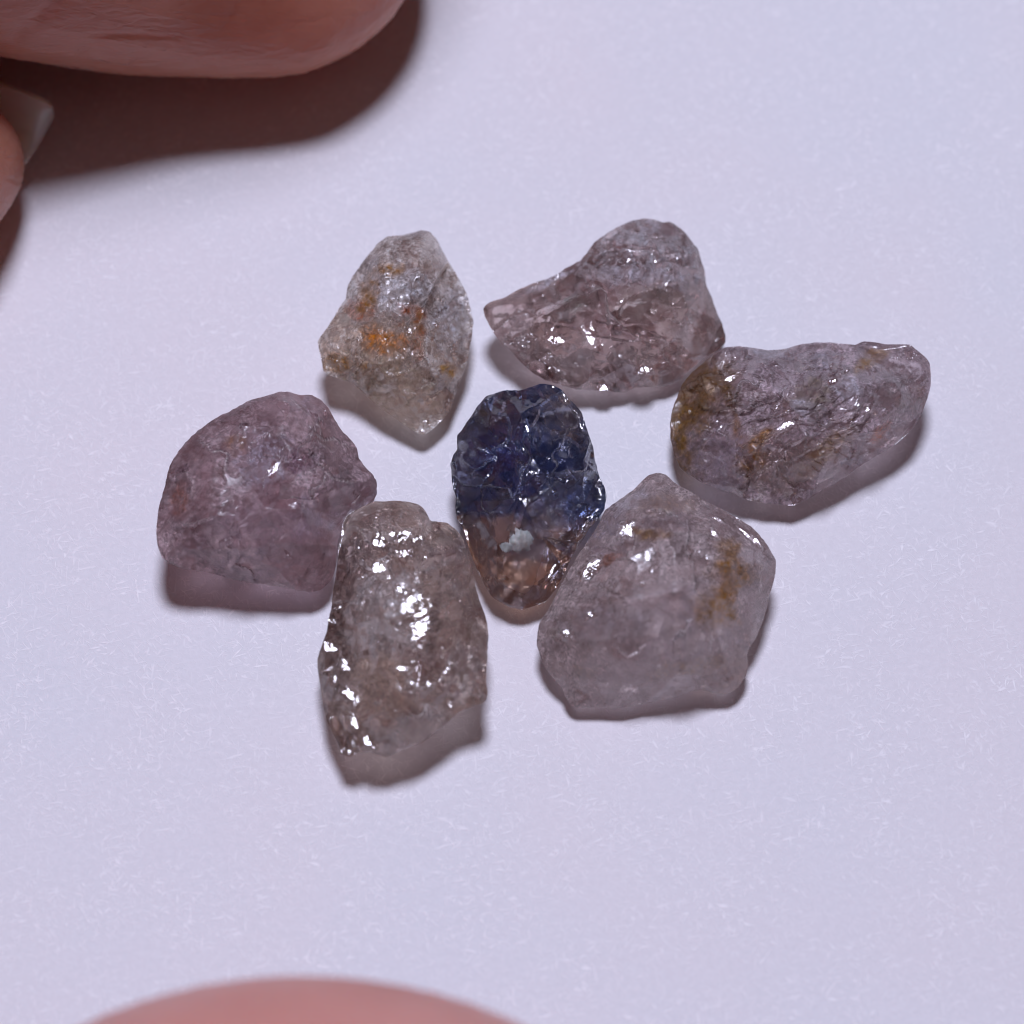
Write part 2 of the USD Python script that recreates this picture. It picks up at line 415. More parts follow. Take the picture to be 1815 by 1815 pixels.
    body = body * (1 - .45 * crease)[:, None]
    for (y0, slope, width, bcol, tcol) in spec.get('zones', []):   # sharp growth zoning
        q = (allP - org) * zoom
        m = smoothstep(-width, width, q[:, 1] - y0 - slope * q[:, 0] + 60 * noise2(allP, 30, 7, 3) + 25 * (np.floor(q[:, 0] / 130) % 2))
        body = body + (np.array(bcol) - body) * m[:, None]
        tint = tint + (np.array(tcol) - tint) * m[:, None]
    thru = np.where(isf > 0, spec.get('clear', .10), spec.get('clearback', .24))
    thru = thru * (1 - .8 * wear)
    marks = spec.get('marks', []) + [(x, y, rx, ry, (a_[0] if a_ else 0), None, None, .05, .06) for (x, y, rx, ry, *a_) in spec.get('glints', [])]
    for (x, y, rx, ry, ang, col, tn, mk, rg) in marks:
        if col is ORANGE or col is OCHRE or col is RUST:
            rx, ry, mk = rx * 1.3, ry * 1.35, .8
        q = allP - (np.array([x, y]) / zoom + org) + np.stack([noise2(allP, 24, int(x) % 53, 4), noise2(allP, 24, int(y) % 47 + 60, 4)], -1) * 11
        ca, sa = math.cos(math.radians(ang)), math.sin(math.radians(ang))
        q = np.stack([(q[:, 0] * ca + q[:, 1] * sa) / rx, (-q[:, 0] * sa + q[:, 1] * ca) / ry], 1) * zoom
        m = smoothstep(1.55, .6, np.hypot(q[:, 0], q[:, 1]) + .7 * noise2(allP, 13, int(x) % 97, 4)) * np.clip(.8 + .8 * noise2(allP, 10, int(y) % 91, 3), .5, 1) * (.72 + .28 * smoothstep(-.15, .2, noise2(allP, 5, int(x) % 37, 2))) * np.where(isf > 0, 1, spec.get('through', 0.0))
        if col is not None:
            body = body + (np.array(col) - body) * m[:, None]
        if tn is not None:
            tint = tint + (np.array(tn) - tint) * m[:, None]
        if mk is not None:
            milk = milk + (mk - milk) * m
        if rg is not None:
            rough = rough + (rg - rough) * m
    crusts = []
    for (x, y, rx, ry, ang) in spec.get('crust', []):     # a grainy white crust sitting on the face
        q = (allP - (np.array([x, y]) / zoom + org)) * zoom
        ca, sa = math.cos(math.radians(ang)), math.sin(math.radians(ang))
        dd = np.hypot((q[:, 0] * ca + q[:, 1] * sa) / rx, (-q[:, 0] * sa + q[:, 1] * ca) / ry) + .8 * noise2(allP, 16, int(x) % 61, 4)
        dd = np.where(isf > 0, dd, 9)
        sel = np.where((dd[F] < 1.12).all(1))[0]
        used, inv = np.unique(F[sel], return_inverse=True)
        lift = (2.2 * smoothstep(1.12, .8, dd[used]) + 2.6 * np.abs(noise2(allP[used], 8, 5, 3)) * smoothstep(1.1, .7, dd[used]) + .3) * PX
        top = allV[used] - ray(allP[used]) * (lift * spec.get('lift', 1.0))[:, None]
        crusts.append((top, inv.reshape(-1, 3)))
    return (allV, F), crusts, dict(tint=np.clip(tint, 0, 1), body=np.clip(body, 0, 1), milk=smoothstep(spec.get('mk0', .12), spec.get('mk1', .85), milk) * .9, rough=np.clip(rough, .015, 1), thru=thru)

ORANGE, OCHRE, RUST = (.66, .23, .02), (.37, .17, .025), (.42, .11, .03)
WHITE, PALE = (.80, .78, .82), (.62, .60, .66)
T_OR, T_OC, T_RU = (.85, .42, .08), (.64, .36, .10), (.6, .22, .1)

STONES = []
# white and honey stone, top left
STONES.append(dict(name='rough_gemstone', label='pale grey-white rough gemstone with orange stains, nearest the hand at the top', seed=11, glints=[(530,1015,15,12),(415,960,14,22),(340,970,10,18),(560,1160,12,12),(990,955,20,12),(735,815,9,10),(530,395,10,9),(1130,1020,9,20),(1005,840,15,20),(560,1110,10,16)], org=(540, 380), zoom=4.3206, mat='gem',
    outline=[(895,115),(960,135),(1020,200),(1060,290),(1120,390),(1180,490),(1240,610),(1275,730),(1290,830),(1280,950),(1260,1060),(1235,1170),(1190,1290),(1140,1420),(1115,1500),(1050,1580),(960,1660),(905,1690),(850,1670),(760,1610),(650,1530),(540,1450),(450,1370),(370,1290),(300,1270),(200,1240),(145,1200),(130,1110),(110,1040),(100,970),(130,920),(190,840),(270,710),(310,650),(330,540),(390,440),(480,320),(560,220),(640,165),(760,160),(830,140)],
    relief=[(150,1100,12),(550,1150,80),(830,1080,90),(1000,980,80),(1100,960,62),(570,400,58),(580,680,82),(800,680,86),(450,700,58),(850,450,74),(1000,550,60),(900,230,28),(1020,850,70),(700,1400,32),(950,1350,45),(1080,1200,44),(850,1550,14),(350,1000,50),(1180,700,35)],
    z=(55, 140, -30), back=110, tint=(.95,.89,.82), body=(.76,.70,.66), milk=.50, rough=.10, facet=7, facet2=3.4,
    marks=[(480,1000,350,230,0,(.62,.48,.37),(.95,.80,.64),None,None),(650,1350,340,220,20,(.42,.36,.26),(.88,.78,.60),None,None),(720,560,220,160,0,(.66,.66,.70),None,.75,.35),(1150,800,130,220,10,(.60,.62,.68),None,.6,.3),(620,970,120,75,0,ORANGE,T_OR,.7,.3),(440,740,80,60,0,RUST,T_RU,.6,.3),(490,600,50,110,25,OCHRE,T_OC,.6,.3),(830,735,80,35,10,RUST,T_RU,.6,.3),(870,920,40,110,0,RUST,T_OR,.5,.3),(1095,1220,45,70,20,(.55,.30,.02),(.9,.5,.05),.6,.15),(645,420,70,40,0,OCHRE,T_OC,.5,.3),(1000,410,70,60,0,(.25,.14,.12),None,.5,.3),(250,1150,150,50,0,OCHRE,(.75,.65,.45),.3,.15),(570,1300,80,60,0,(.12,.10,.05),(.5,.45,.3),.4,.2),(300,820,50,60,0,(.6,.56,.48),None,.7,.4),(800,1450,300,160,20,None,(.95,.9,.82),.2,.08)]))  # bluish upper marks put the sheen of the frosted top into the colour
# pinkish clear stone, top right
STONES.append(dict(name='rough_gemstone', label='clear pinkish-brown pointed rough gemstone with grey pitted dome, top right of the ring', seed=23, mott=.9, cell=90, cell2=42, glints=[(1115,280,16,60),(1030,370,26,16),(550,785,34,18),(600,880,40,50),(770,855,15,10),(1180,1085,55,40),(880,1185,55,34,25),(1310,1030,20,20),(1280,190,30,12),(850,330,15,15),(1250,350,15,25),(1080,340,12,20)], org=(830, 370), zoom=3.7813, mat='clear',
    outline=[(1170,65),(1260,75),(1300,95),(1350,85),(1400,115),(1450,155),(1490,210),(1540,265),(1560,330),(1580,400),(1590,480),(1620,570),(1660,680),(1700,770),(1725,850),(1725,900),(1690,940),(1640,965),(1570,1010),(1500,1070),(1430,1140),(1330,1190),(1200,1195),(1110,1200),(1050,1230),(980,1230),(900,1215),(800,1215),(700,1205),(620,1180),(520,1150),(430,1100),(360,1040),(290,960),(220,900),(180,850),(140,780),(110,720),(98,670),(120,640),(170,615),(240,600),(330,545),(430,500),(530,470),(640,410),(750,345),(800,290),(840,230),(920,170),(1010,115),(1090,80)],
    relief=[(530,500,22),(1100,230,70),(1300,300,75),(1450,300,45),(850,400,45),(850,480,70),(1100,500,96),(1400,500,80),(1550,500,22),(600,680,66),(900,700,90),(1000,680,102),(1090,600,104),(1180,720,92),(1480,660,60),(560,850,55),(700,900,70),(1000,1000,65),(1150,1080,55),(1350,900,75),(400,900,25),(850,1100,40),(1300,1030,52),(280,720,26)],
    z=(45, 135, -50), back=105, tint=(.94,.83,.80), body=(.50,.41,.385), milk=.17, rough=.04, facet=8, facet2=3.6,
    steps=[(65,26,5,350,760,260,200),(100,40,5,1200,900,350,250)],
    rough_map=[(1200,330,380,230,1.4),(330,760,220,140,1.0)],
    marks=[(500,505,270,26,-27,(.66,.63,.70),(.95,.93,.96),.75,.25),(1190,300,350,220,8,(.52,.52,.55),(.72,.70,.72),.62,.2),(1330,480,180,60,10,PALE,None,.6,.3),(1000,450,150,60,0,PALE,None,.6,.3),(1230,110,90,50,0,PALE,None,.6,.3),(1350,130,60,50,0,(.25,.16,.18),None,.5,.3),(330,720,230,130,-25,(.34,.22,.20),(.80,.62,.58),.35,.2),(560,830,140,110,30,None,(.95,.72,.62),.1,.04),(760,640,120,60,0,(.5,.52,.46),None,.5,.2),(1250,650,240,120,0,(.34,.30,.24),(.85,.80,.70),.25,.12),(1600,700,80,200,-15,(.33,.30,.30),None,.4,.25)]))
# mauve ochre stone, right
STONES.append(dict(name='rough_gemstone', label='elongated mauve rough gemstone with brown ochre left end, rightmost of the group', seed=37, mott=.75, glints=[(810,610,112,17,-28),(395,580,28,13,-15),(1100,335,32,18,-40),(1095,240,16,13),(820,520,26,10,-20),(1320,500,25,25),(830,712,20,14),(750,780,40,20),(480,310,40,34),(350,400,15,20),(1185,275,20,15),(760,490,20,20),(1310,600,24,10,-40),(1275,245,12,10),(1330,290,12,8)], org=(1160, 580), zoom=3.4904, mat='gem',
    outline=[(1010,92),(1130,100),(1250,110),(1285,85),(1350,90),(1440,105),(1580,105),(1625,140),(1670,180),(1705,230),(1715,290),(1710,360),(1690,430),(1660,520),(1620,590),(1570,660),(1500,720),(1400,780),(1290,845),(1210,910),(1100,975),(1000,1030),(920,1075),(850,1105),(780,1095),(680,1090),(580,1070),(480,1030),(380,995),(290,960),(220,915),(160,870),(120,790),(100,700),(100,600),(115,500),(140,420),(170,350),(230,280),(310,210),(380,155),(440,125),(520,115),(600,125),(700,145),(820,130),(920,105)],
    relief=[(300,300,50),(250,700,45),(450,400,75),(510,700,70),(500,560,68),(620,700,98),(900,560,116),(880,400,102),(1150,350,106),(1100,250,72),(1300,500,90),(1500,350,55),(1400,650,52),(1000,800,75),(700,900,65),(550,860,62),(1250,650,80),(1550,500,40),(750,200,45)],
    z=(55, 125, 20), back=105, tint=(.92,.82,.82), body=(.47,.39,.42), milk=.52, rough=.10, facet=6, facet2=3.4, steps=[(62,30,7,950,600,420,260)],
    marks=[(230,560,130,280,0,(.24,.13,.05),(.55,.36,.16),.7,.3),(330,320,140,120,0,(.20,.11,.05),(.5,.32,.16),.7,.3),(800,850,360,130,-10,(.40,.30,.25),(.88,.74,.66),None,None),(260,400,190,200,20,(.17,.085,.03),(.42,.25,.09),.9,.35),(190,700,125,220,-5,(.22,.12,.025),(.42,.27,.08),.85,.3),(505,650,28,130,-4,(.30,.14,.02),T_OC,.6,.2),(580,790,70,80,35,OCHRE,T_OC,.65,.25),(650,700,90,25,-28,OCHRE,T_OC,.6,.2),(1400,660,70,35,-50,(.5,.16,.06),T_RU,.65,.3),(1330,200,130,40,-32,(.32,.20,.10),T_OC,.5,.3),(960,420,130,80,-20,(.32,.26,.18),None,.6,.4),(1190,370,70,70,0,PALE,None,.7,.5),(910,500,70,60,20,PALE,None,.75,.5),(1080,190,70,50,0,(.50,.48,.56),None,.5,.3),(700,160,200,30,4,PALE,None,.6,.4),(1210,840,70,50,-30,PALE,None,.6,.3),(1150,270,90,40,-25,(.14,.12,.14),None,.4,.1),(1040,780,200,60,-40,(.33,.25,.18),T_OC,.4,.3),(400,800,160,200,0,(.42,.37,.44),(.86,.80,.90),.4,.2),(1540,400,120,140,0,(.36,.33,.32),None,.45,.2)]))
# purple stone, left
STONES.append(dict(name='rough_gemstone', label='large dusky mauve-purple rough gemstone with rounded base, leftmost of the group', seed=41, glints=[(1060,190,12,10),(1070,280,9,15),(1025,510,10,15),(1075,1290,15,20),(1290,870,12,22),(970,660,30,60),(1345,285,10,10),(250,705,25,9),(1345,240,9,12),(480,490,14,10)], org=(250, 670), zoom=4.125, mat='gem',
    outline=[(1060,98),(1130,115),(1180,125),(1250,120),(1320,160),(1370,215),(1410,290),(1460,380),(1530,450),(1575,510),(1590,580),(1640,650),(1700,710),(1725,750),(1725,850),(1700,905),(1640,960),(1560,1010),(1490,1060),(1450,1150),(1425,1290),(1420,1400),(1390,1480),(1330,1540),(1250,1570),(1150,1555),(1050,1530),(900,1510),(720,1485),(560,1440),(420,1410),(280,1385),(200,1355),(150,1310),(120,1230),(110,1130),(115,1050),(125,960),(150,870),(180,770),(200,670),(240,580),(300,500),(370,420),(450,360),(550,290),(660,235),(780,170),(900,130),(1000,105)],
    relief=[(330,490,8),(660,285,18),(1080,200,45),(1250,250,45),(1080,350,80),(1250,420,85),(1000,620,96),(1260,700,92),(600,700,86),(350,700,52),(300,1000,50),(550,1000,90),(900,1000,106),(1150,900,102),(1450,800,60),(1600,750,22),(1100,1200,82),(700,1250,76),(300,1250,36),(1300,1250,60),(700,350,50),(450,500,44),(1400,550,52),(1000,1400,40),(1150,550,88)],
    z=(75, 150, -80), back=130, tint=(.89,.73,.75), body=(.43,.335,.35), milk=.52, rough=.26, facet=6.5, facet2=2.2, wisp=.6, faces=.7, mott=.8,
    rough_map=[(1150,400,400,350,1.3),(450,400,300,130,1.2)],
    marks=[(720,490,90,70,0,(.34,.20,.12),(.75,.5,.4),.5,.3),(560,700,60,30,10,(.12,.07,.06),None,.7,.3),(770,345,40,30,0,(.05,.04,.05),None,.8,.2),(300,660,55,25,-20,(.10,.06,.08),None,.7,.2),(290,880,60,110,5,(.36,.17,.13),(.75,.45,.4),.45,.25),(900,600,180,200,0,(.42,.38,.45),None,.6,.35),(980,660,45,70,10,PALE,None,.7,.3),(1180,620,90,70,0,(.16,.10,.14),(.5,.35,.45),.5,.15),(850,1080,350,150,0,(.38,.29,.33),(.82,.70,.75),.5,.3),(800,1360,260,100,5,(.34,.31,.35),None,.6,.35),(1560,950,170,22,-35,PALE,None,.65,.3),(400,1230,90,60,0,(.22,.17,.19),None,.6,.3),(1250,1010,130,150,0,(.40,.36,.46),None,.45,.25),(830,1390,30,15,0,(.05,.04,.05),None,.8,.3),(1350,1325,12,25,30,(.06,.05,.06),None,.8,.3),(1230,200,90,60,0,(.40,.37,.42),None,.5,.3)]))
# dark blue and brown stone, centre
STONES.append(dict(name='rough_gemstone', label='bicolour rough gemstone, dark blue above and brown below, in the centre of the ring', seed=53, m0=.2, crust=[(570,1165,80,75,-20),(470,1225,55,45,20)], cell=115, cell2=60, glints=[(95,640,11,20),(95,770,9,25),(310,545,16,26),(580,530,12,36,-25),(770,610,26,15),(880,760,25,14),(840,745,26,9),(610,390,11,60,-10),(330,190,10,12),(350,1445,40,14,-10),(340,1510,25,11),(430,1445,40,12),(790,820,10,50,-25),(560,880,20,14)], org=(780, 660), zoom=3.9469, mat='clear',
    outline=[(700,80),(780,90),(850,120),(900,180),(950,230),(990,280),(1010,350),(1040,430),(1070,530),(1090,640),(1115,730),(1150,800),(1163,870),(1150,960),(1100,1030),(1040,1100),(990,1180),(930,1280),(890,1370),(850,1450),(800,1530),(750,1590),(700,1620),(640,1640),(580,1660),(500,1650),(430,1615),(360,1570),(320,1500),(270,1400),(220,1280),(180,1170),(150,1080),(120,1030),(105,960),(115,880),(95,820),(80,740),(70,640),(85,590),(120,540),(115,440),(160,390),(210,320),(260,240),(320,165),(390,145),(470,120),(560,125),(620,105)],
    relief=[(330,430,58),(500,490,92),(570,290,76),(330,200,22),(650,600,112),(780,590,102),(740,200,48),(880,400,58),(1000,620,60),(1050,480,22),(800,720,96),(320,620,62),(400,720,88),(560,880,98),(600,950,106),(780,800,100),(860,950,70),(1000,900,50),(960,1190,45),(560,1080,100),(300,1050,62),(400,1200,76),(550,1200,92),(700,1150,86),(850,1350,45),(560,1300,75),(400,1450,50),(560,1500,50),(700,1500,45),(230,900,42),(150,700,18),(350,300,46)],
    z=(45, 140, 0), back=105, mott=.7, zones=[(1020,.02,28,(.22,.135,.09),(.66,.45,.33))], wearlo=91, wearcol=(.60,.60,.62), wearmilk=.62,  warm=0, tint=(.17,.225,.40), body=(.05,.062,.10), milk=.08, rough=.07, facet=10, facet2=3.2, through=1.0, steps=[(20,52,6,600,500,500,400)],
    marks=[(880,1300,200,60,-30,(.17,.11,.09),(.60,.42,.34),.2,.12),(300,1320,60,170,-20,(.24,.15,.11),(.7,.46,.34),.2,.1),(950,950,120,120,0,(.10,.17,.36),(.30,.44,.80),.35,.1),(430,600,110,70,20,(.03,.05,.16),(.12,.18,.48),.2,.08),(680,330,120,90,0,(.07,.09,.15),(.26,.32,.48),.2,.1),(580,760,120,120,0,(.10,.10,.18),(.28,.28,.45),.2,.1),(850,300,150,200,35,(.17,.14,.12),(.55,.48,.44),.2,.12),(430,340,110,130,0,(.10,.07,.06),(.40,.30,.28),.2,.12),(820,985,45,35,10,(.13,.03,.02),None,.6,.2),(700,1000,150,110,0,(.20,.15,.17),(.50,.42,.48),.3,.2),(1000,600,90,200,-20,(.16,.17,.17),(.5,.5,.52),.2,.1),(180,600,70,180,10,(.12,.10,.11),(.5,.46,.48),.15,.08)]))
# glittering clear stone, bottom
STONES.append(dict(name='rough_gemstone', label='glittering clear brownish rough gemstone with many bright glints, lowest left of the group', seed=67, mott=.9, m0=.4, gscale=1.25, cell=80, cell2=36, glints=[(430,285,50,40,30),(580,270,60,34,10),(670,285,34,24),(590,370,44,34),(430,455,56,28,25),(500,515,20,20),(590,610,40,62,-20),(660,680,78,58),(680,790,72,62),(215,690,12,26),(160,775,18,20),(145,930,40,30),(235,1030,34,25),(150,1060,40,11,-30),(190,1145,36,22),(265,1200,50,50),(295,1370,30,40),(235,1320,12,30),(215,1465,18,20),(300,1490,34,25),(370,1490,30,34),(660,1040,25,30,45),(590,1055,50,18,-10),(630,1140,25,12,30),(690,1160,20,25),(740,1150,15,25),(840,1075,15,34),(435,905,10,15),(350,660,12,20),(390,600,10,18),(345,515,10,15),(720,400,14,40),(860,1260,18,25),(315,450,12,20)], org=(540, 870), zoom=3.36, mat='clear',
    outline=[(430,60),(540,60),(620,65),(690,85),(720,120),(750,185),(800,185),(850,190),(900,230),(940,280),(970,370),(1000,480),(1020,580),(1050,680),(1085,780),(1095,870),(1090,950),(1085,1050),(1080,1130),(1090,1200),(1080,1250),(1050,1275),(990,1290),(920,1320),(850,1380),(780,1440),(700,1500),(620,1530),(540,1560),(490,1585),(430,1580),(390,1555),(320,1560),(270,1585),(215,1565),(200,1510),(165,1450),(130,1370),(110,1280),(95,1190),(85,1110),(75,1040),(75,1000),(100,930),(130,840),(150,740),(165,640),(180,540),(195,430),(200,330),(220,290),(220,210),(250,150),(330,100),(380,75)],
    relief=[(400,230,56),(600,260,70),(700,200,38),(450,450,80),(660,480,102),(620,700,108),(740,720,114),(730,850,108),(760,640,100),(430,640,78),(300,650,44),(320,850,58),(450,900,86),(600,950,96),(720,990,84),(850,700,72),(900,1000,62),(250,1050,50),(250,1200,50),(450,1050,86),(500,1300,74),(650,1150,86),(850,1150,58),(1000,1150,28),(300,1400,40),(450,1480,34),(700,1350,48),(900,450,44),(850,280,28),(200,900,24)],
    z=(90, 130, 20), back=110, tint=(.94,.86,.80), body=(.58,.49,.43), milk=.14, rough=.03, facet=9, facet2=4.2, ridge=2.5, steps=[(30,34,7,350,350,300,350),(80,26,6,700,620,200,300),(20,22,6,250,1250,200,400)],
    marks=[(270,520,100,230,10,(.07,.05,.05),(.26,.19,.17),.35,.05),(190,1000,90,280,0,(.08,.06,.055),(.28,.20,.18),.35,.05),(560,330,210,60,5,(.09,.07,.07),(.32,.25,.23),.3,.05),(770,800,36,220,6,(.08,.06,.055),(.30,.22,.20),.4,.08),(330,1480,150,70,0,(.08,.06,.06),(.28,.22,.20),.35,.05),(560,1300,60,120,0,(.14,.10,.08),(.4,.3,.25),.35,.1),(950,650,60,160,-15,(.14,.11,.10),(.45,.36,.32),.3,.1),(500,600,170,130,0,(.70,.68,.68),(.98,.95,.93),.55,.2),(500,880,190,100,0,(.68,.66,.65),(.98,.95,.92),.5,.15),(470,1070,160,90,0,(.78,.60,.48),(.97,.86,.72),.5,.1),(470,1230,160,120,10,(.40,.28,.20),(.80,.64,.52),.25,.1),(900,500,110,260,-12,(.36,.32,.33),None,.3,.15),(950,950,130,220,0,(.34,.29,.29),None,.3,.15),(480,740,70,10,8,(.05,.04,.04),None,.8,.3),(435,640,14,12,0,(.03,.03,.03),None,.9,.3),(390,660,30,12,20,(.05,.04,.04),None,.8,.3),(500,140,200,60,5,(.24,.18,.17),(.7,.58,.54),.25,.1)]))  # some marks put dark inner reflections and the lit plateau into the colour
# smooth greyish stone, right bottom
STONES.append(dict(name='rough_gemstone', label='smooth frosted grey-mauve rough gemstone with ochre patch, lowest right of the group', seed=79, glints=[(680,450,64,44,-40),(435,715,76,46,-50),(1510,500,84,20,40),(280,1150,50,34,25),(230,1185,20,18),(1270,475,30,28),(790,805,20,15),(450,1020,40,22,20),(590,835,10,10),(1280,375,60,10,25),(1425,375,24,12,25),(410,1045,12,10)], org=(930, 820), zoom=3.7813, mat='gem',
    outline=[(890,68),(950,80),(990,120),(1050,160),(1130,200),(1220,260),(1320,310),(1420,370),(1520,430),(1590,500),(1640,580),(1685,650),(1680,720),(1670,800),(1640,890),(1620,980),(1590,1080),(1550,1180),(1500,1250),(1490,1290),(1498,1350),(1480,1430),(1430,1510),(1370,1545),(1290,1550),(1210,1530),(1150,1525),(1050,1560),(950,1585),(830,1610),(700,1640),(600,1650),(480,1640),(350,1645),(300,1620),(270,1560),(250,1500),(200,1450),(140,1380),(105,1300),(82,1220),(82,1140),(100,1070),(150,1000),(200,910),(250,800),(300,720),(370,600),(440,500),(500,400),(540,310),(620,260),(720,190),(790,120),(830,80)],
    relief=[(700,300,52),(900,300,70),(650,480,76),(450,720,60),(250,1130,46),(700,640,100),(1000,480,100),(1250,480,76),(1420,620,78),(1350,750,92),(1530,700,45),(1000,850,120),(600,900,106),(1250,1000,96),(1500,950,45),(900,1150,114),(500,1200,94),(700,1400,75),(1100,1350,75),(1350,1350,42),(350,1400,44),(450,1550,18),(900,1530,30),(1200,1480,28),(300,950,54)],
    z=(38, 140, 0), back=115, tint=(.93,.85,.84), body=(.50,.425,.42), milk=.50, rough=.16, facet=3.2, facet2=1.1, ridge=1.5, m0=.3, mott=.45, wisp=.45, faces=.45,
    rough_map=[(450,850,280,220,1.3),(900,330,450,130,1.2),(1450,560,160,160,1.2)],
    marks=[(1390,720,140,80,10,(.30,.14,.02),T_OC,.85,.3),(1270,990,140,125,0,(.32,.165,.03),T_OC,.75,.3),(1350,860,55,60,0,OCHRE,T_OC,.6,.3),(840,470,120,35,8,(.36,.21,.04),T_OC,.55,.15),(560,660,90,26,-28,(.24,.09,.05),T_RU,.6,.25),(1370,570,70,60,20,(.30,.17,.05),T_OC,.5,.2),(950,280,160,50,5,(.34,.22,.13),None,.4,.25),(700,1230,50,40,30,(.26,.19,.18),None,.6,.3),(400,1400,80,40,0,(.30,.23,.17),None,.6,.3),(980,400,160,50,0,(.20,.17,.20),None,.3,.12),(800,1000,520,120,-15,(.36,.31,.33),None,.55,.4),(1100,1200,420,130,-8,(.44,.385,.40),None,.6,.38),(1100,1380,260,60,-8,(.42,.32,.22),None,.5,.35),(1590,900,40,230,12,(.40,.39,.38),None,.4,.15),(250,1150,70,40,0,(.7,.68,.6),None,.3,.04),(700,270,130,40,-35,PALE,None,.5,.25)]))

for spec in STONES:
    (v, f), crusts, pv = stone_mesh(spec)
    foot = np.array([v[:, 0].mean(), v[:, 1].mean(), 0.0])
    t = thing(spec['name'], spec['label'], 'gemstone', group='rough gemstones laid in a ring on the paper', loc=foot)
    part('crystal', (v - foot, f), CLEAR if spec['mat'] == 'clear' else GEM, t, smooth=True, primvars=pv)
    for cv, cf in crusts:
        part('white_crust', (cv - foot, cf), CRUST, t, smooth=50)

# ------------------------------------------------------------------ hands
def ball(c, r, n=40):
    c, r = np.asarray(c, float) * 1000, np.broadcast_to(np.asarray(r, float) * 1000, 3)
    return m3.Manifold.sphere(1.0, n).scale([float(x) for x in r]).translate([float(x) for x in c])

def chain(nodes):
    out = []
    for a, b in zip(nodes, nodes[1:]):
        out.append(m3.Manifold.batch_hull([ball(*a), ball(*b)]))
    return out

def skin_mesh(bones, length, steps=14, grooves=()):
    body = m3.Manifold.batch_boolean(bones, m3.OpType.Add).refine_to_length(length)
    mm = body.to_mesh()
    t = trimesh.Trimesh(mm.vert_properties[:, :3], mm.tri_verts, process=True)
    trimesh.smoothing.filter_taubin(t, lamb=.5, nu=.53, iterations=steps)
    t.apply_scale(.001)
    for _ in range(3):
        v = np.asarray(t.vertices)
        near = (np.abs(v[:, 0]) < .019) & (v[:, 1] > -.022) & (v[:, 1] < .034)
        d = v - EYE
        w = d / -(d @ BACK)[:, None] * DIST
        px = np.stack([w @ RIGHT / PX + PHOTO / 2, -(w @ UP) / PX + PHOTO / 2], 1)
        near &= (px > -160).all(1) & (px < PHOTO + 160).all(1)
        fi = np.where(near[t.faces].any(1))[0]
        long = t.edges_unique_length[t.faces_unique_edges[fi]].max(1) > .00022
        nv, nf = trimesh.remesh.subdivide(t.vertices, t.faces, face_index=fi[long])
        t = trimesh.Trimesh(nv, nf, process=False)
        t.merge_vertices(digits_vertex=9)
    v = np.asarray(t.vertices)
    d = v - EYE
    w = d / -(d @ BACK)[:, None] * DIST
    px = np.stack([w @ RIGHT / PX + PHOTO / 2, -(w @ UP) / PX + PHOTO / 2], 1)
    fade = smoothstep(-130, -30, px.min(1)) * smoothstep(PHOTO + 130, PHOTO + 30, px.max(1))
    wp = px + np.stack([noise2(px, 120, 5), noise2(px, 90, 6)], -1) * 22
    lines = 1 - np.abs(noise2(wp * np.array([.10, 1.0]), 9, 11, 3)) * 2.2
    fold = 1 - np.abs(noise2(wp @ np.array([[.9, .5], [-.06, .12]]).T, 16, 12, 2)) * 2.4
    depth = 17e-6 * np.clip(lines, 0, 1) ** 2 + 14e-6 * np.clip(fold, 0, 1) ** 3 + 16e-6 * noise2(px, 60, 14, 4)
    for (x0, y0, x1, y1, wd, dp) in grooves:
        a, b = np.array([x0, y0], float), np.array([x1, y1], float)
        s_ = np.clip(((px - a) @ (b - a)) / ((b - a) @ (b - a)), 0, 1)
        e_ = np.linalg.norm(px - (a + s_[:, None] * (b - a)) + noise2(px, 40, 15)[:, None] * 5, axis=1)
        depth = depth + dp * np.exp(-(e_ / wd) ** 2) * np.sin(np.pi * np.clip(s_, .06, .94)) ** .5
    t.vertices = v - t.vertex_normals * (depth * fade)[:, None]
    return t

P3 = lambda u, v, z: at(np.array([u, v], float), z * .001)
mm_ = .001
# the hand at the top left: a forefinger lying along the top of the frame, a thumb below it
index = [(P3(468, -155, 4.0), (.0051, .0055, .0038)), (P3(255, -225, 5.0), (.0065, .0066, .0050)), (P3(-500, -440, 12.5), (.0076, .0076, .0070)), (P3(-1250, -450, 20.0), (.0085, .0085, .0082)), (P3(-2500, -420, 33.0), (.0105, .0105, .0105))]
thumb = [(P3(-76, 292, 2.4), (.0020, .0020, .0022)), (P3(-205, 310, 3.2), (.0038, .0031, .0031)), (P3(-430, 335, 5.0), (.0060, .0050, .0049)), (P3(-1300, 430, 14.0), (.0088, .0085, .0080)), (P3(-2500, 560, 28.0), (.011, .011, .011))]
knuckle_i, knuckle_t = index[-1][0], thumb[-1][0]
mid = [(knuckle_i + np.array([-.004, .020, .001]), .0105), (knuckle_i + np.array([.026, .026, .006]), .0088), (knuckle_i + np.array([.034, .022, -.014]), .0080), (knuckle_i + np.array([.014, .020, -.022]), .0066)]
ring_ = [(knuckle_i + np.array([-.010, .038, -.001]), .0100), (knuckle_i + np.array([.018, .046, .004]), .0084), (knuckle_i + np.array([.024, .042, -.014]), .0076), (knuckle_i + np.array([.006, .040, -.022]), .0062)]
small = [(knuckle_i + np.array([-.020, .054, -.004]), .0090), (knuckle_i + np.array([.004, .062, .000]), .0072), (knuckle_i + np.array([.008, .058, -.013]), .0064), (knuckle_i + np.array([-.006, .056, -.020]), .0054)]
wrist = knuckle_i + np.array([-.090, .022, -.006])
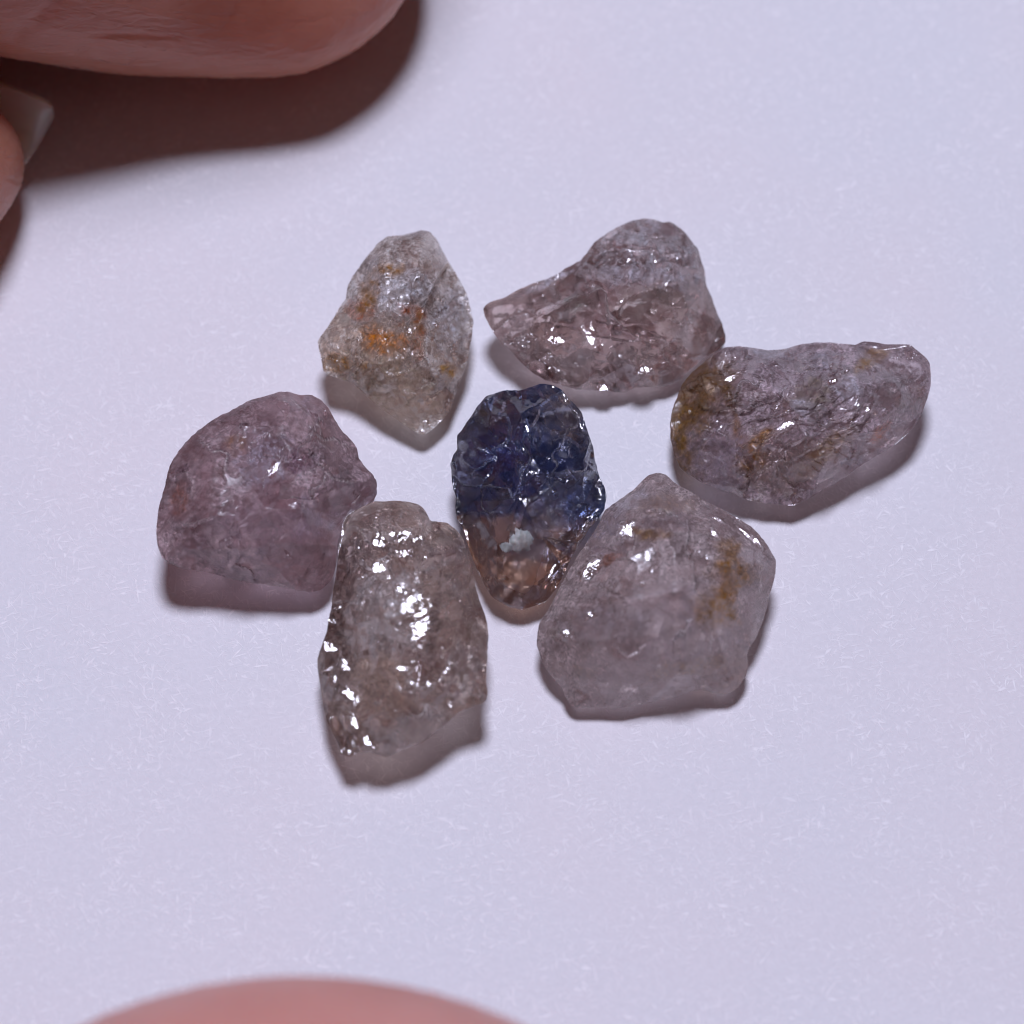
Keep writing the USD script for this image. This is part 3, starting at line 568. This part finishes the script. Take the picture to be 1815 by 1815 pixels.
palm = [m3.Manifold.batch_hull([ball(*index[-1]), ball(*mid[0]), ball(*ring_[0]), ball(*small[0]), ball(wrist + np.array([0, .012, 0]), .017), ball(wrist + np.array([0, -.012, 0]), .017)]),
        m3.Manifold.batch_hull([ball(*thumb[-1]), ball(wrist + np.array([.01, -.014, -.004]), .016), ball(knuckle_i + np.array([-.03, .0, -.004]), .013)])]
arm = chain([(wrist, (.017, .026, .019)), (wrist + np.array([-.12, .01, .01]), (.02, .032, .024))])
bones = chain(index) + chain(thumb) + chain(mid) + chain(ring_) + chain(small) + palm + arm
hand = thing('hand', 'hand with forefinger and long-nailed thumb reaching in at the top left', 'hand', loc=(wrist[0], wrist[1], 0))
off = np.array([wrist[0], wrist[1], 0])
sk = skin_mesh(bones, .9, grooves=[(160, 62, 320, 66, 5, 9e-5), (30, 62, 130, -20, 14, 9e-5), (395, 75, 430, 0, 9, 6e-5), (370, 30, 430, 34, 4, 5e-5), (5, 278, 40, 284, 3, 4e-5), (0, 316, 36, 322, 3, 4e-5), (500, 60, 600, 20, 6, 4e-5)])
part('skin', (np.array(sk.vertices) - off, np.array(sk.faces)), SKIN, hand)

def nail():
    S, Tn = 40, 24
    top = np.array([(-260, 60), (-120, 108), (0, 152), (50, 170), (80, 182), (92, 192)], float)
    bot = np.array([(-260, 300), (-120, 300), (0, 300), (30, 300), (52, 286), (96, 208)], float)
    def along(c, s):
        seg = np.r_[0, np.cumsum(np.linalg.norm(np.diff(top, axis=0), axis=1))]
        seg /= seg[-1]
        return np.stack([np.interp(s, seg, c[:, 0]), np.interp(s, seg, c[:, 1])], -1)
    s, t = np.meshgrid(np.linspace(0, 1, S), np.linspace(0, 1, Tn), indexing='ij')
    p = along(top, s) * (1 - t)[..., None] + along(bot, s) * t[..., None]
    bow = 42 * (1 - (2 * t - 1) ** 2) * (1 - .55 * s)
    base = at(p, .0013 + .0012 * (1 - t))
    inner = base + ray(p) * ((bow + 10) * PX)[..., None]
    outer = inner + ray(p) * (.00035) + UP * .00012 * (1 - t)[..., None]
    v = np.vstack([inner.reshape(-1, 3), outer.reshape(-1, 3)])
    n = S * Tn
    i = (np.arange(S - 1)[:, None] * Tn + np.arange(Tn - 1)).ravel()
    q = [np.stack([i, i + 1, i + Tn + 1, i + Tn], 1), np.stack([i, i + Tn, i + Tn + 1, i + 1], 1) + n]
    loop = np.r_[np.arange(Tn), np.arange(1, S) * Tn + Tn - 1, (S - 1) * Tn + np.arange(Tn - 2, -1, -1), np.arange(S - 2, 0, -1) * Tn]
    nx = np.roll(loop, -1)
    q.append(np.stack([loop, loop + n, nx + n, nx], 1))
    return v, np.vstack(q)
nv, nq = nail()
part('thumb_nail', (nv - off, nq), NAIL, hand, smooth=35)

# the fingertip at the bottom edge
def tip_hand():
    c0 = P3(535, 2235, 9.0)
    b = np.array([0, -.001, 0])
    th = [(c0, (.0098, .0070, .0074)), (c0 + np.array([0, -.012, .002]), (.0108, .008, .0082)), (c0 + np.array([.0, -.034, .009]), (.0105, .0095, .0092)), (c0 + np.array([-.006, -.064, .014]), (.0125, .012, .011))]
    k = th[-1][0]
    fingers, heads = [], []
    for j, (dx, ln) in enumerate([(.022, .9), (.042, 1.0), (.060, .94), (.076, .76)]):
        a = k + np.array([dx, -.004 - .004 * j, .012])
        heads.append((a, .0098 - .0006 * j))
        fingers += chain([heads[-1], (a + np.array([.004, .030 * ln, -.002]), .0084 - .0005 * j), (a + np.array([.004, .022 * ln, -.020]), .0078 - .0005 * j), (a + np.array([.002, .006, -.023]), .0068 - .0005 * j)])
    w = k + np.array([.035, -.080, .004])
    pal = [m3.Manifold.batch_hull([ball(*h) for h in heads] + [ball(w + np.array([-.012, 0, 0]), .017), ball(w + np.array([.012, 0, 0]), .017)]), m3.Manifold.batch_hull([ball(*th[-1]), ball(w + np.array([-.012, 0, 0]), .016), ball(*heads[0])])]
    return chain(th) + fingers + pal, w
bones2, w2 = tip_hand()
hand2 = thing('hand', 'blurred pink fingertip on the paper at the bottom edge', 'hand', loc=(w2[0], w2[1], 0))
off2 = np.array([w2[0], w2[1], 0])
sk2 = skin_mesh(bones2, 1.1)
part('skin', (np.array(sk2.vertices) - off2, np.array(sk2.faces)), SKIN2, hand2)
